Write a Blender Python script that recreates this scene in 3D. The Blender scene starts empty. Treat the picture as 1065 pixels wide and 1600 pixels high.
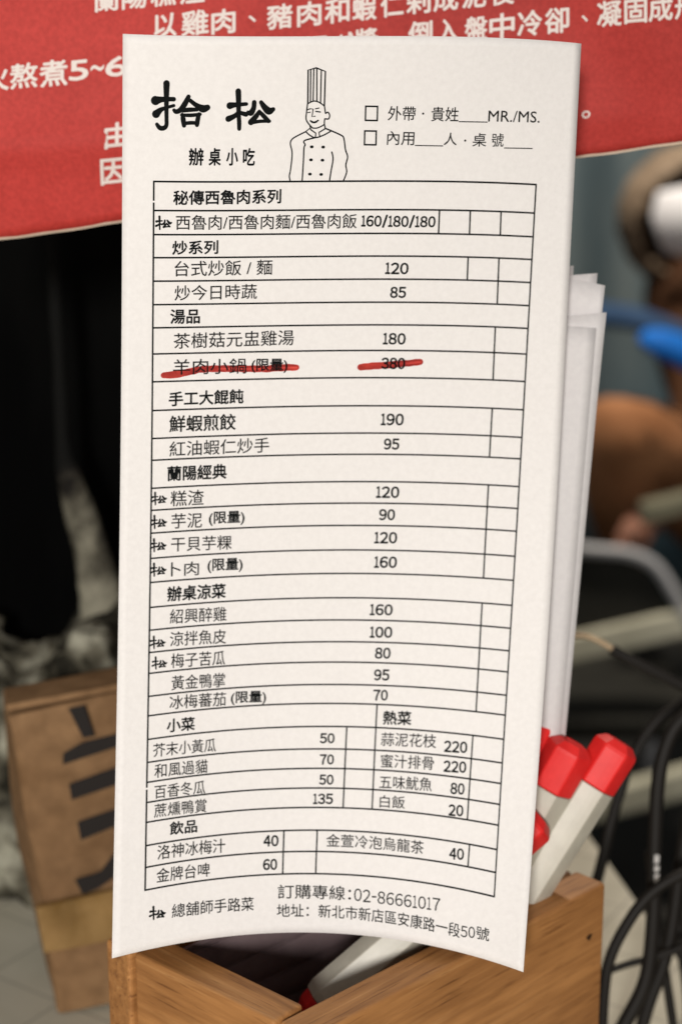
import bpy, bmesh, math, random
import numpy as np
from mathutils import Vector, Matrix, noise

random.seed(7)
SC = bpy.context.scene
COL = SC.collection
rad = math.radians
K = [
    (0.664, -3.355, 319.957),
    (-3.117, 97.455, 15.157),
    (0.431, 1.543, -15.694),
    (0.067, -0.753, -2.679),
    (0.363, -0.108, -0.231),
    (0.018, -0.080, -0.020),
    (48.598, -0.301, 6.068),
    (-1.133, 2.371, -4.238),
    (-1.905, -0.121, -0.644),
    (-0.425, 0.705, -0.007),
    (0.012, 0.029, -0.000),
    (0.014, -0.043, 0.000),
    (-0.393, 1.993, -3.358),
    (-1.287, 2.053, -7.660),
    (-1.583, -0.664, -0.576),
    (-0.107, 0.031, -0.008),
    (-0.017, 0.009, -0.000),
    (0.370, 0.153, -0.104),
    (-0.210, -1.137, -0.235),
    (-0.806, -0.023, -0.150),
    (-0.068, 0.069, -0.003),
    (0.012, -0.005, -0.000),
    (0.001, -0.015, -0.000),
    (-0.010, 0.048, 0.000),
]
ROWS = [29.305, 35.32, 40.368, 45.24, 50.235, 55.277, 60.279, 65.964, 72.064, 78.412, 84.628, 89.487, 95.775, 100.745, 105.912, 111.617, 117.086, 122.763, 127.936, 133.018, 137.755, 142.964, 147.36, 152.682, 157.852, 162.306, 166.788, 171.194, 176.304, 181.057, 185.974]
UL, UR, PH = 6.552, 90.151, 198.764
# ------------------------------------------------------------------ camera, world, lamps, exposure
FPX, CX, CY, PITCH = 2200.0, 532.5, 800.0, rad(12)      # focal length in photo pixels, photo centre, downward pitch
CAM_H = 0.235                                          # camera height above the tiled ledge (m)
CP, SP = math.cos(PITCH), math.sin(PITCH)

cam = bpy.data.cameras.new('camera')
cam_o = bpy.data.objects.new('camera', cam); COL.objects.link(cam_o)
cam_o.location = (0, 0, CAM_H); cam_o.rotation_euler = (math.pi/2 - PITCH, 0, 0)
cam.sensor_fit = 'VERTICAL'; cam.sensor_height = 24; cam.lens = 24*FPX/1600
cam.clip_start = 0.02; cam.clip_end = 60
cam.dof.use_dof = True; cam.dof.focus_distance = 0.296; cam.dof.aperture_fstop = 7.0
SC.camera = cam_o

world = bpy.data.worlds.new('World'); SC.world = world; world.use_nodes = True
bg = world.node_tree.nodes['Background']
bg.inputs[0].default_value = (1.0, 0.93, 0.87, 1); bg.inputs[1].default_value = 0.23

def area_lamp(name, loc, aim, power, size, col):
    l = bpy.data.lights.new(name, 'AREA'); l.energy = power; l.size = size; l.color = col; l.shape = 'DISK'
    o = bpy.data.objects.new(name, l); COL.objects.link(o)
    o.location = loc; o.rotation_euler = (Vector(aim)-Vector(loc)).to_track_quat('-Z', 'Y').to_euler()
    return o
area_lamp('stall_lamp', (-0.10, -0.52, 0.34), (0, 0.32, 0.15), 6.35, 0.11, (1.0, 0.965, 0.925))
area_lamp('far_fill', (0.22, 1.55, 1.5), (0.45, 2.3, -.4), 34, 0.25, (1.0, 0.88, 0.74))  # unseen fill light, added to brighten the person and the cloth behind

SC.view_settings.view_transform = 'Standard'; SC.view_settings.look = 'None'
SC.view_settings.exposure = 0; SC.view_settings.gamma = 1
SC.view_settings.use_curve_mapping = False

# ------------------------------------------------------------------ sight lines: a photo pixel at a distance becomes a place in the world
def sight(x, y):
    a, b = (x-CX)/FPX, (y-CY)/FPX
    return Vector((a, CP-b*SP, -(b*CP+SP)))
CAM = Vector((0, 0, CAM_H))
def at_z(x, y, z):                       # on the horizontal plane z
    d = sight(x, y); return CAM + d*((z-CAM_H)/d.z)
def at_y(x, y, fwd):                     # on the vertical plane y = fwd
    d = sight(x, y); return CAM + d*(fwd/d.y)
def at_d(x, y, d):                       # at camera depth d
    return CAM + sight(x, y)*d
def on_plane(x, y, p0, n):
    d = sight(x, y); return CAM + d*((p0-CAM).dot(n)/d.dot(n))

# ------------------------------------------------------------------ object helpers
def tag(o, label=None, cat=None, group=None, kind=None):
    if label: o['label'] = label
    if cat: o['category'] = cat
    if group: o['group'] = group
    if kind: o['kind'] = kind
    return o
def empty(name, loc, label, cat, group=None):
    o = bpy.data.objects.new(name, None); COL.objects.link(o); o.location = loc; o.empty_display_size = .01
    bpy.context.view_layer.update()
    return tag(o, label, cat, group)
def link(name, me, mat, parent=None, smooth=False):
    o = bpy.data.objects.new(name, me); COL.objects.link(o)
    if mat: me.materials.append(mat)
    if smooth:
        for p in me.polygons: p.use_smooth = True
    if parent is not None:
        o.parent = parent; o.matrix_parent_inverse = Matrix.Translation(-parent.location) if parent.type == 'EMPTY' else Matrix.Identity(4)
    return o
def from_py(name, verts, faces, mat, parent=None, smooth=False):
    me = bpy.data.meshes.new(name); me.from_pydata([tuple(v) for v in verts], [], faces); me.update()
    return link(name, me, mat, parent, smooth)
def bm_obj(name, bm, mat, parent=None, smooth=False):
    bmesh.ops.recalc_face_normals(bm, faces=bm.faces)
    me = bpy.data.meshes.new(name); bm.to_mesh(me); bm.free()
    return link(name, me, mat, parent, smooth)
def bevel(o, w, seg=2):
    m = o.modifiers.new('bevel', 'BEVEL'); m.width = w; m.segments = seg; m.limit_method = 'ANGLE'; m.angle_limit = rad(40)
    return o
def box_bm(lo, hi, bm=None):
    bm = bm or bmesh.new()
    vs = [bm.verts.new((x, y, z)) for z in (lo[2], hi[2]) for y in (lo[1], hi[1]) for x in (lo[0], hi[0])]
    for f in ((0,2,3,1), (4,5,7,6), (0,1,5,4), (2,6,7,3), (0,4,6,2), (1,3,7,5)): bm.faces.new([vs[i] for i in f])
    return bm
def prism_bm(poly, z0, z1, bm=None):
    bm = bm or bmesh.new()
    a = [bm.verts.new((p[0], p[1], z0)) for p in poly]; b = [bm.verts.new((p[0], p[1], z1)) for p in poly]
    n = len(poly); bm.faces.new(a[::-1]); bm.faces.new(b)
    for i in range(n): bm.faces.new((a[i], a[(i+1) % n], b[(i+1) % n], b[i]))
    return bm
def crom(pts, k=8, closed=False):
    P = [np.array(p, float) for p in pts]; out = []
    n = len(P)
    for i in range(n if closed else n-1):
        if closed: a, b, c, d = P[i-1], P[i], P[(i+1) % n], P[(i+2) % n]
        else: a, b, c, d = P[max(i-1, 0)], P[i], P[i+1], P[min(i+2, n-1)]
        for j in range(k):
            t = j/k
            out.append(.5*((2*b)+(c-a)*t+(2*a-5*b+4*c-d)*t*t+(3*b-a-3*c+d)*t**3))
    if not closed: out.append(P[-1])
    return out
def tube(name, pts, r, mat, parent=None, k=8, res=12, flat=1.0):
    """round cable through points; r a number or one per point"""
    rs = [r]*len(pts) if not hasattr(r, '__len__') else r
    q = crom([tuple(p)+(rr,) for p, rr in zip(pts, rs)], k)
    bm = bmesh.new(); rings = []
    up = Vector((0, 0, 1)); prev = None
    for i, p in enumerate(q):
        c = Vector(p[:3]); a = Vector(q[max(i-1, 0)][:3]); b = Vector(q[min(i+1, len(q)-1)][:3])
        t = (b-a).normalized()
        if prev is None:
            n = t.orthogonal().normalized()
        else:
            n = (prev - t*prev.dot(t)).normalized()
        prev = n; m = t.cross(n)
        rings.append([bm.verts.new(c+(n*math.cos(w)+m*math.sin(w)*flat)*p[3]) for w in [2*math.pi*j/res for j in range(res)]])
    for a, b in zip(rings, rings[1:]):
        for j in range(res): bm.faces.new((a[j], a[(j+1) % res], b[(j+1) % res], b[j]))
    bm.faces.new(rings[0][::-1]); bm.faces.new(rings[-1])
    return bm_obj(name, bm, mat, parent, True)

# ------------------------------------------------------------------ materials
def mat(name, col, rough=.6, spec=.5, **kw):
    m = bpy.data.materials.new(name); m.use_nodes = True
    b = m.node_tree.nodes['Principled BSDF']
    b.inputs['Base Color'].default_value = (*col, 1); b.inputs['Roughness'].default_value = rough
    b.inputs['Specular IOR Level'].default_value = spec
    for k, v in kw.items(): b.inputs[k].default_value = v
    return m
def nodes(m): return m.node_tree.nodes, m.node_tree.links, m.node_tree.nodes['Principled BSDF']
def noisy(m, stops, scale=20, detail=6, dist=0.0, stretch=(1,1,1), rough=.6, bump=0, bscale=None, bdist=.001, coord='Object'):
    """colour from a noise field through a ramp, plus a bump"""
    N, Lk, b = nodes(m)
    tc = N.new('ShaderNodeTexCoord'); mp = N.new('ShaderNodeMapping'); mp.inputs['Scale'].default_value = stretch
    Lk.new(tc.outputs[coord], mp.inputs[0])
    n = N.new('ShaderNodeTexNoise'); n.inputs['Scale'].default_value = scale; n.inputs['Detail'].default_value = detail
    n.inputs['Roughness'].default_value = rough; n.inputs['Distortion'].default_value = dist
    Lk.new(mp.outputs[0], n.inputs['Vector'])
    r = N.new('ShaderNodeValToRGB')
    while len(r.color_ramp.elements) < len(stops): r.color_ramp.elements.new(.5)
    for e, (p, c) in zip(r.color_ramp.elements, stops): e.position = p; e.color = (*c, 1)
    Lk.new(n.outputs['Fac'], r.inputs[0]); Lk.new(r.outputs[0], b.inputs['Base Color'])
    if bump:
        n2 = N.new('ShaderNodeTexNoise'); n2.inputs['Scale'].default_value = bscale or scale*4; n2.inputs['Detail'].default_value = 4
        Lk.new(mp.outputs[0], n2.inputs['Vector'])
        bp = N.new('ShaderNodeBump'); bp.inputs['Strength'].default_value = bump; bp.inputs['Distance'].default_value = bdist
        Lk.new(n2.outputs['Fac'], bp.inputs['Height']); Lk.new(bp.outputs[0], b.inputs['Normal'])
    return m

M_paper = noisy(mat('paper', (.8,.76,.71), .62, .3), [(.25, (.785,.755,.73)), (.75, (.845,.815,.79))], 900, 3, bump=.07, bscale=1600, bdist=.0003)
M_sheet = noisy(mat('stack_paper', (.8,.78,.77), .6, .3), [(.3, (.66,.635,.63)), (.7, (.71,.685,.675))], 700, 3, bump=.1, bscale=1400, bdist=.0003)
M_ink = mat('black_print', (.008,.009,.009), .9, .04)
M_ink2 = mat('grey_print', (.014,.014,.013), .9, .04)
M_marker = noisy(mat('red_marker_ink', (.62,.03,.025), .5, .3), [(.3, (.80,.06,.045)), (.7, (.68,.04,.035))], 300, 3)
M_red = noisy(mat('red_banner', (.46,.05,.04), .6, .18), [(.3, (.46,.042,.034)), (.7, (.52,.054,.044))], 60, 6, bump=.15, bscale=1500, bdist=.0003)
M_edge = mat('banner_raw_edge', (.62,.5,.38), .8, .2)
M_white = mat('banner_print', (.80,.72,.66), .5, .3)
M_pen = noisy(mat('pen_barrel', (.55,.52,.43), .4, .4), [(.3, (.50,.47,.39)), (.7, (.58,.55,.46))], 200, 3)
M_cap = noisy(mat('red_pen_plastic', (.78,.025,.022), .45, .22, **{'Subsurface Weight': .08, 'Subsurface Scale': .002}), [(.3, (.82,.03,.028)), (.7, (.74,.022,.021))], 300, 2)
M_cable = mat('black_rubber', (.011,.009,.007), .6, .25)
M_tan = mat('bare_wire', (.45,.33,.20), .4, .5)
M_cprint = mat('cable_print', (.6,.58,.55), .6, .3)
M_card = noisy(mat('corrugated_cardboard', (.24,.15,.075), .8, .2), [(.3, (.25,.142,.066)), (.7, (.32,.19,.094))], 26, 6, stretch=(1,1,3), bump=.3, bscale=90, bdist=.001)
M_cardink = mat('carton_print', (.022,.018,.016), .7, .2)
M_tape = noisy(mat('brown_tape', (.36,.20,.05), .28, .5), [(.3, (.27,.15,.045)), (.7, (.36,.215,.075))], 40, 5, bump=.25, bscale=70, bdist=.001)

def second_bump(m, scale, strength, dist, coord='Object'):
    N, Lk, b = nodes(m); old = b.inputs['Normal'].links[0].from_node
    tc = N.new('ShaderNodeTexCoord'); n = N.new('ShaderNodeTexNoise'); n.inputs['Scale'].default_value = scale; n.inputs['Detail'].default_value = 3
    Lk.new(tc.outputs[coord], n.inputs['Vector'])
    bp = N.new('ShaderNodeBump'); bp.inputs['Strength'].default_value = strength; bp.inputs['Distance'].default_value = dist
    Lk.new(n.outputs['Fac'], bp.inputs['Height']); Lk.new(bp.outputs[0], old.inputs['Normal'])
def mottle(m, scale, lo, hi, stretch=(1,1,1), p0=.35, p1=.65):
    N, Lk, b = nodes(m); src = b.inputs['Base Color'].links[0].from_socket
    tc = N.new('ShaderNodeTexCoord'); mp = N.new('ShaderNodeMapping'); mp.inputs['Scale'].default_value = stretch; Lk.new(tc.outputs['Object'], mp.inputs[0])
    n = N.new('ShaderNodeTexNoise'); n.inputs['Scale'].default_value = scale; n.inputs['Detail'].default_value = 6; Lk.new(mp.outputs[0], n.inputs['Vector'])
    r = N.new('ShaderNodeValToRGB'); r.color_ramp.elements[0].position = p0; r.color_ramp.elements[0].color = (*lo, 1); r.color_ramp.elements[1].position = p1; r.color_ramp.elements[1].color = (*hi, 1)
    Lk.new(n.outputs['Fac'], r.inputs[0])
    mx = N.new('ShaderNodeMix'); mx.data_type = 'RGBA'; mx.blend_type = 'MULTIPLY'; mx.inputs[0].default_value = 1
    Lk.new(src, mx.inputs[6]); Lk.new(r.outputs[0], mx.inputs[7]); Lk.new(mx.outputs[2], b.inputs['Base Color'])
second_bump(M_paper, 24, .22, .0014); second_bump(M_sheet, 30, .4, .0015)
second_bump(M_red, 22, .3, .0012); mottle(M_red, 9, (.80,.78,.78), (1.06,1.0,1.0)); mottle(M_red, 900, (.90,.88,.87), (1.08,1.1,1.1))
mottle(M_marker, 120, (.72,.7,.7), (1.1,1.6,1.4), (1,1,3)); second_bump(M_card, 45, .5, .002); mottle(M_card, 160, (.80,.78,.76), (1.1,1.1,1.1)); mottle(M_card, 14, (.75,.72,.70), (1.05,1.05,1.05))
second_bump(M_tape, 60, .6, .002); mottle(M_tape, 55, (.6,.58,.5), (1.15,1.2,1.4))

def wood_mat(name, dark, mid, light, axis_scale):
    m = mat(name, mid, .55, .35); N, Lk, b = nodes(m)
    tc = N.new('ShaderNodeTexCoord'); mp = N.new('ShaderNodeMapping'); mp.inputs['Scale'].default_value = axis_scale
    Lk.new(tc.outputs['Object'], mp.inputs[0])
    n1 = N.new('ShaderNodeTexNoise'); n1.inputs['Scale'].default_value = 1; n1.inputs['Detail'].default_value = 8; n1.inputs['Roughness'].default_value = .62; n1.inputs['Distortion'].default_value = .6
    Lk.new(mp.outputs[0], n1.inputs['Vector'])
    r = N.new('ShaderNodeValToRGB'); r.color_ramp.elements.new(.5); r.color_ramp.elements.new(.5)
    for e, (p, c) in zip(r.color_ramp.elements, ((.30, dark), (.43, mid), (.55, mid), (.70, light))): e.position = p; e.color = (*c, 1)
    Lk.new(n1.outputs['Fac'], r.inputs[0])
    mp2 = N.new('ShaderNodeMapping'); mp2.inputs['Scale'].default_value = tuple(s*4 for s in axis_scale)
    Lk.new(tc.outputs['Object'], mp2.inputs[0])
    n2 = N.new('ShaderNodeTexNoise'); n2.inputs['Scale'].default_value = 1.3; n2.inputs['Detail'].default_value = 5
    Lk.new(mp2.outputs[0], n2.inputs['Vector'])
    r2 = N.new('ShaderNodeValToRGB'); r2.color_ramp.elements[0].position = .30; r2.color_ramp.elements[0].color = (.45,.38,.32,1)
    r2.color_ramp.elements[1].position = .42; r2.color_ramp.elements[1].color = (1,1,1,1)
    Lk.new(n2.outputs['Fac'], r2.inputs[0])
    mx = N.new('ShaderNodeMix'); mx.data_type = 'RGBA'; mx.blend_type = 'MULTIPLY'; mx.inputs[0].default_value = .8
    Lk.new(r.outputs[0], mx.inputs[6]); Lk.new(r2.outputs[0], mx.inputs[7]); Lk.new(mx.outputs[2], b.inputs['Base Color'])
    bp = N.new('ShaderNodeBump'); bp.inputs['Strength'].default_value = .25; bp.inputs['Distance'].default_value = .0006
    Lk.new(n2.outputs['Fac'], bp.inputs['Height']); Lk.new(bp.outputs[0], b.inputs['Normal'])
    return m
M_wood = wood_mat('warm_wood', (.20,.082,.026), (.44,.21,.070), (.58,.31,.12), (11, 210, 170))
mottle(M_wood, 30, (.72,.66,.60), (1.08,1.06,1.04), (.5,1,1.6)); mottle(M_wood, 500, (.78,.74,.70), (1.06,1.06,1.06), (.10,1,1))
M_wood_shaded = wood_mat('warm_wood_shaded', (.06,.026,.010), (.13,.06,.022), (.20,.10,.04), (11, 210, 170))  # darker copy of the box wood: corner shade painted into the rear right board
M_wood_end = wood_mat('warm_wood_end', (.22,.10,.03), (.45,.22,.07), (.5,.27,.1), (150, 150, 20))
M_knot = mat('wood_knot', (.05,.022,.008), .7, .2)

M_tile = mat('ledge_tile', (.36,.34,.27), .6, .35)
def tile_nodes(m):
    N, Lk, b = nodes(m)
    tc = N.new('ShaderNodeTexCoord'); mp = N.new('ShaderNodeMapping'); mp.inputs['Rotation'].default_value = (0,0,rad(33)); mp.inputs['Location'].default_value = (.013,.021,0)
    Lk.new(tc.outputs['Object'], mp.inputs[0])
    br = N.new('ShaderNodeTexBrick'); br.offset = 0; br.inputs['Scale'].default_value = 1
    br.inputs['Brick Width'].default_value = .03; br.inputs['Row Height'].default_value = .03; br.inputs['Mortar Size'].default_value = .0006; br.inputs['Mortar Smooth'].default_value = .6
    br.inputs['Color1'].default_value = (.56,.525,.42,1); br.inputs['Color2'].default_value = (.54,.505,.405,1); br.inputs['Mortar'].default_value = (.38,.355,.285,1)
    Lk.new(mp.outputs[0], br.inputs['Vector'])
    n = N.new('ShaderNodeTexNoise'); n.inputs['Scale'].default_value = 45; n.inputs['Detail'].default_value = 6
    Lk.new(tc.outputs['Object'], n.inputs['Vector'])
    r = N.new('ShaderNodeValToRGB'); r.color_ramp.elements[0].position = .3; r.color_ramp.elements[0].color = (.86,.86,.84,1); r.color_ramp.elements[1].position = .6; r.color_ramp.elements[1].color = (1,1,1,1)
    Lk.new(n.outputs['Fac'], r.inputs[0])
    mx = N.new('ShaderNodeMix'); mx.data_type = 'RGBA'; mx.blend_type = 'MULTIPLY'; mx.inputs[0].default_value = 1
    Lk.new(br.outputs['Color'], mx.inputs[6]); Lk.new(r.outputs[0], mx.inputs[7]); Lk.new(mx.outputs[2], b.inputs['Base Color'])
tile_nodes(M_tile)
M_ground = noisy(mat('dark_ground', (.02,.02,.018), .7, .3), [(.3, (.012,.012,.011)), (.7, (.03,.029,.026))], 9, 6)
M_stripe = noisy(mat('pale_stripe', (.16,.16,.12), .7, .3), [(.3, (.34,.34,.26)), (.7, (.55,.54,.43))], 14, 6)
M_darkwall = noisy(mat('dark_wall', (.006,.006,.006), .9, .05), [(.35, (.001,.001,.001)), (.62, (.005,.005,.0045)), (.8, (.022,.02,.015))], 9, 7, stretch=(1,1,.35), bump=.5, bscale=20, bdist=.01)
M_curtain = noisy(mat('slate_cloth', (.05,.06,.066), .9, .1), [(.34, (.055,.095,.12)), (.66, (.15,.185,.195))], 7, 5, stretch=(1,1,.2))
M_stone = noisy(mat('weathered_stone', (.22,.21,.17), .85, .2), [(.40, (.02,.018,.012)), (.50, (.13,.118,.085)), (.64, (.40,.385,.30))], 48, 8, bump=.8, bscale=70, bdist=.004)
M_post = mat('dark_topped_post', (.1,.1,.08), .85, .2)  # post_nodes turns it black towards the top, with a ragged boundary

# ------------------------------------------------------------------ the setting: tiled ledge, dark ground, backdrop
RIM_Z = CAM_H-.1625
gz = -.55
e0 = at_z(915, 1300, 0); e1 = at_z(1065, 1510, 0)
ed = (e1-e0).normalized()
ea = e0-ed*.9; eb = e1+ed*.6
bm = prism_bm([(-1.2, -.2), (eb.x, -.2), (eb.x, eb.y), (ea.x, ea.y), (-1.2, ea.y)], -.06, 0)
tag(bm_obj('pavement', bm, M_tile), kind='structure')
bm = prism_bm([(-14, -2), (14, -2), (14, 22), (-14, 22)], gz-.02, gz)
tag(bm_obj('ground', bm, M_ground), kind='structure')
# back walls
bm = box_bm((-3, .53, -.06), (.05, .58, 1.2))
tag(bm_obj('back_wall', bm, M_darkwall), 'black wall beneath the red banner at the left', 'wall')
# slate cloth hanging far behind, with soft folds
vs, fs = [], []; nx, nz = 90, 8
for j in range(nz+1):
    for i in range(nx+1):
        x = .0+3.4*i/nx; z = gz+2.6*j/nz
        vs.append((x, 2.7+.05*math.sin(x*11+.4*math.sin(x*5))+.03*math.sin(x*27), z))
for j in range(nz):
    for i in range(nx):
        a = j*(nx+1)+i; fs.append((a, a+1, a+nx+2, a+nx+1))
cu = from_py('curtain', vs, fs, M_curtain, None, True)
sm = cu.modifiers.new('thick', 'SOLIDIFY'); sm.thickness = .006
tag(cu, 'slate blue-grey cloth hanging in soft folds behind the crouching person', 'curtain')

# rough stone post and block at the left
def post_nodes(m, zc):
    N, Lk, b = nodes(m)
    tc = N.new('ShaderNodeTexCoord'); n = N.new('ShaderNodeTexNoise'); n.inputs['Scale'].default_value = 42; n.inputs['Detail'].default_value = 8; n.inputs['Roughness'].default_value = .65
    Lk.new(tc.outputs['Object'], n.inputs['Vector'])
    sp = N.new('ShaderNodeSeparateXYZ'); Lk.new(tc.outputs['Object'], sp.inputs[0])
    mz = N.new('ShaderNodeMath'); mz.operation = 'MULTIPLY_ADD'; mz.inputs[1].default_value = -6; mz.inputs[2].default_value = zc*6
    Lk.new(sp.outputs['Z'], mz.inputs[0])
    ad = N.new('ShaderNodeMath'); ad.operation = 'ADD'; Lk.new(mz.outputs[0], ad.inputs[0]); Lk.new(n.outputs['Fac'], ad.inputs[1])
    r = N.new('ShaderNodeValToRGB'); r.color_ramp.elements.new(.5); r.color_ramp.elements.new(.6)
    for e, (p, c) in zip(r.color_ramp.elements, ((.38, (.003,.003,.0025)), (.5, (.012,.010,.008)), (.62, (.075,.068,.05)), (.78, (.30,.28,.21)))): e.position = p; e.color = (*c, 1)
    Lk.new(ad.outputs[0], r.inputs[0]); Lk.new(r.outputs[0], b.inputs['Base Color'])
PD = .485
def lump(name, prof, mat_, amp, sc, res=26, label=None, cat=None):
    """a rough upright: rings (centre, half width, half depth), surface broken up by noise"""
    q = crom(prof, 10); bm = bmesh.new(); rings = []
    for p in q:
        ring = []
        for j in range(res):
            a = 2*math.pi*j/res
            d = Vector((math.cos(a)*p[3], math.sin(a)*p[4], 0)); c = Vector(p[:3])
            k = 1+amp*noise.fractal((c+d)*sc, 1, 2, 4)
            ring.append(bm.verts.new(c+d*k))
        rings.append(ring)
    for a, b in zip(rings, rings[1:]):
        for j in range(res): bm.faces.new((a[j], a[(j+1) % res], b[(j+1) % res], b[j]))
    bm.faces.new(rings[0][::-1]); bm.faces.new(rings[-1])
    return bm_obj(name, bm, mat_, None, True)
prof = []
for (x, y, hw) in ((168, 1160, 52), (162, 1000, 42), (150, 900, 36), (130, 820, 27), (108, 740, 20), (98, 690, 13), (92, 560, 10), (84, 430, 11), (80, 330, 12), (78, 250, 14)):
    p = at_y(x, y, PD); prof.append((p.x, p.y, p.z, hw*PD/FPX, hw*PD/FPX*.9))
prof[0] = (prof[0][0], prof[0][1], -.002, prof[0][3]*1.1, prof[0][4]*1.1)
z_split = at_y(110, 745, PD).z
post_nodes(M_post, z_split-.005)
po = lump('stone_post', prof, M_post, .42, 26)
tag(po, 'rough grey post with a black upper half rising behind the cardboard box', 'post')
bm = bmesh.new()
bmesh.ops.create_cube(bm, size=1); bmesh.ops.subdivide_edges(bm, edges=bm.edges[:], cuts=30, use_grid_fill=True)
pa = at_y(-60, 1010, .465); pb = at_y(172, 960, .465)
for v in bm.verts:
    q = Vector((pa.x+(v.co.x+.5)*(pb.x-pa.x), .475+v.co.y*.05, (v.co.z+.5)*pa.z))
    q.z -= .010*math.sin((v.co.x+.5)*5)*(v.co.z+.5)
    v.co = q+noise.noise_vector(q*34)*.006+noise.noise_vector(q*140)*.0045+noise.noise_vector(q*300)*.0015
    if v.co.z < .001: v.co.z = 0
sb = bm_obj('stone_block', bm, M_stone, None, True)
tag(sb, 'low broken lump of pale blotchy stone behind the top of the cardboard box', 'stone')

# ------------------------------------------------------------------ red banner with white writing
BY = .352
bn = Vector((.03, -1, .02)).normalized(); bp0 = Vector((0, BY, .24))
def bpt(x, y): return on_plane(x, y, bp0, bn)
bx = Vector((1, bn.x/-bn.y*1, 0)).normalized(); bx = (bx-bn*bx.dot(bn)).normalized(); bz = bx.cross(bn); bz = -bz if bz.z < 0 else bz
def bloc(p): return (p-bp0).dot(bx), (p-bp0).dot(bz)
def crease(P):
    """the folded sheet bulges gently and kinks along one crease"""
    u, w = bloc(P)
    wc = bloc(bpt(100, 226))[1] + (u-bloc(bpt(100, 226))[0])*.05
    k = w-wc
    d = .0 if k > 0 else k*.24
    d += .0007*math.exp(-(k/.004)**2)*(1 if u < 0 else .2)
    d += .0012*math.sin(u*16)
    ud = u-bloc(bpt(1000, 200))[0]
    return P+bn*(d+.0012*math.exp(-(((ud)*.8+k*.7)/.012)**2))
red = empty('banner', bp0, 'red sheet banner printed with white Chinese characters behind the menu', 'banner')
vs, fs = [], []; nx, ny = 70, 40
for j in range(ny+1):
    for i in range(nx+1):
        t = i/nx; s = j/ny
        x = -160+1400*t
        yb = 372+(222-372)*(x/1065) + 1.0*math.sin(x*.021)+.5*math.sin(x*.067)
        y = yb+(-330-yb)*s
        vs.append(crease(bpt(x, y)))
for j in range(ny):
    for i in range(nx):
        a = j*(nx+1)+i; fs.append((a, a+1, a+nx+2, a+nx+1))
sh = from_py('sheet', vs, fs, M_red, red, True)
sm = sh.modifiers.new('thick', 'SOLIDIFY'); sm.thickness = .0012; sm.offset = -1
bm = bmesh.new(); row = [Vector(v) for v in vs[:nx+1]]
for a, b in zip(row, row[1:]):
    c = [bm.verts.new(q) for q in (a+bn*.0002-bz*.0003, b+bn*.0002-bz*.0003, b+bn*.0002+bz*.0002*(1+noise.noise(b*300)), a+bn*.0002+bz*.0002*(1+noise.noise(a*300)))]
    bm.faces.new(c)
bm_obj('raw_edge', bm, M_edge, red)

# glyph shapes come from Blender's built-in font
_fc = bpy.data.curves.new('glyphs', 'FONT'); _fo = bpy.data.objects.new('glyphs', _fc); COL.objects.link(_fo); _fc.resolution_u = 3
_gl = {}
def glyph(s, off=0.0):
    if (s, off) not in _gl:
        _fc.body = s; _fc.offset = off
        bpy.context.view_layer.update()
        dg = bpy.context.evaluated_depsgraph_get()
        me = bpy.data.meshes.new_from_object(_fo.evaluated_get(dg))
        V = np.array([v.co[:2] for v in me.vertices]); F = [tuple(p.vertices) for p in me.polygons]
        bpy.data.meshes.remove(me)
        lo, hi = V.min(0), V.max(0)
        _gl[(s, off)] = ((V-lo)/(hi-lo), F)
    return _gl[(s, off)]

def banner_char(c, x0, x1, ym, h, slope=-.095, off=.024):
    """one character in the sheet's own plane"""
    V, F = glyph(c, 0)
    cx = (x0+x1)/2; P, G = [], []
    for k in range(8):
        ox, oy = off*h*math.cos(math.pi*k/4), off*h*math.sin(math.pi*k/4); o = len(P)
        for a, b in V:
            dx = (a-.5)*(x1-x0-2*off*h)+ox; dy = -(b-.5)*(h-2*off*h)+oy
            P.append(crease(bpt(cx+dx, ym+dy+dx*slope))+bn*(.0001+.000008*k))
        G += [tuple(i+o for i in f) for f in F]
    return P, G
BT = [('蘭',146,186,-3,40),('陽',190,230,-7,40),('糕',235,275,-11,40),('渣',280,320,-15,40),
 ('以',240,276,39,38),('雞',283,326,35,40),('肉',330,368,33,39),('、',388,400,29,11),('豬',417,457,25.5,39),('肉',464,502,21.5,39),('和',507,546,17,39),('蝦',550,588,12.5,40),('仁',594,630,8,38),('剁',634,672,2.5,39),('成',676,715,-1.5,39),('泥',720,758,-6,39),('後',764,801,-10,39),
 ('混',476,514,76,40),('合',516,548,74,40),('成',536,552,68,36),('漿',553,591,64,40),('，',610,618,76,12),('倒',637,675,53,40),('入',682,716,49,38),('盤',725,760,45,38),('中',763,802,42,40),('冷',806,844,38,40),('卻',848,886,34,40),('、',905,915,31,11),('凝',929,968,23,41),('固',972,1008,19,38),('成',1010,1048,15,39),('形',1051,1090,11,39),
 ('火',-26,13,121,42),('熬',15,58,117.5,40),('煮',61,105,113.5,42),('5',107,138,109,32),('~',141,162,105.5,10),('6',164,198,103,32),('小',204,240,98,40),
 ('由',163,203,211,41),('因',155,196,267,41),('。',906,919,180,12)]
bt = bmesh.new()
tv, tf = [], []
for c in BT:
    P, F = banner_char(c[0], *c[1:]); o = len(tv); tv += P; tf += [tuple(i+o for i in f) for f in F]
bt.free()
from_py('lettering', tv, tf, M_white, red)

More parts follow.
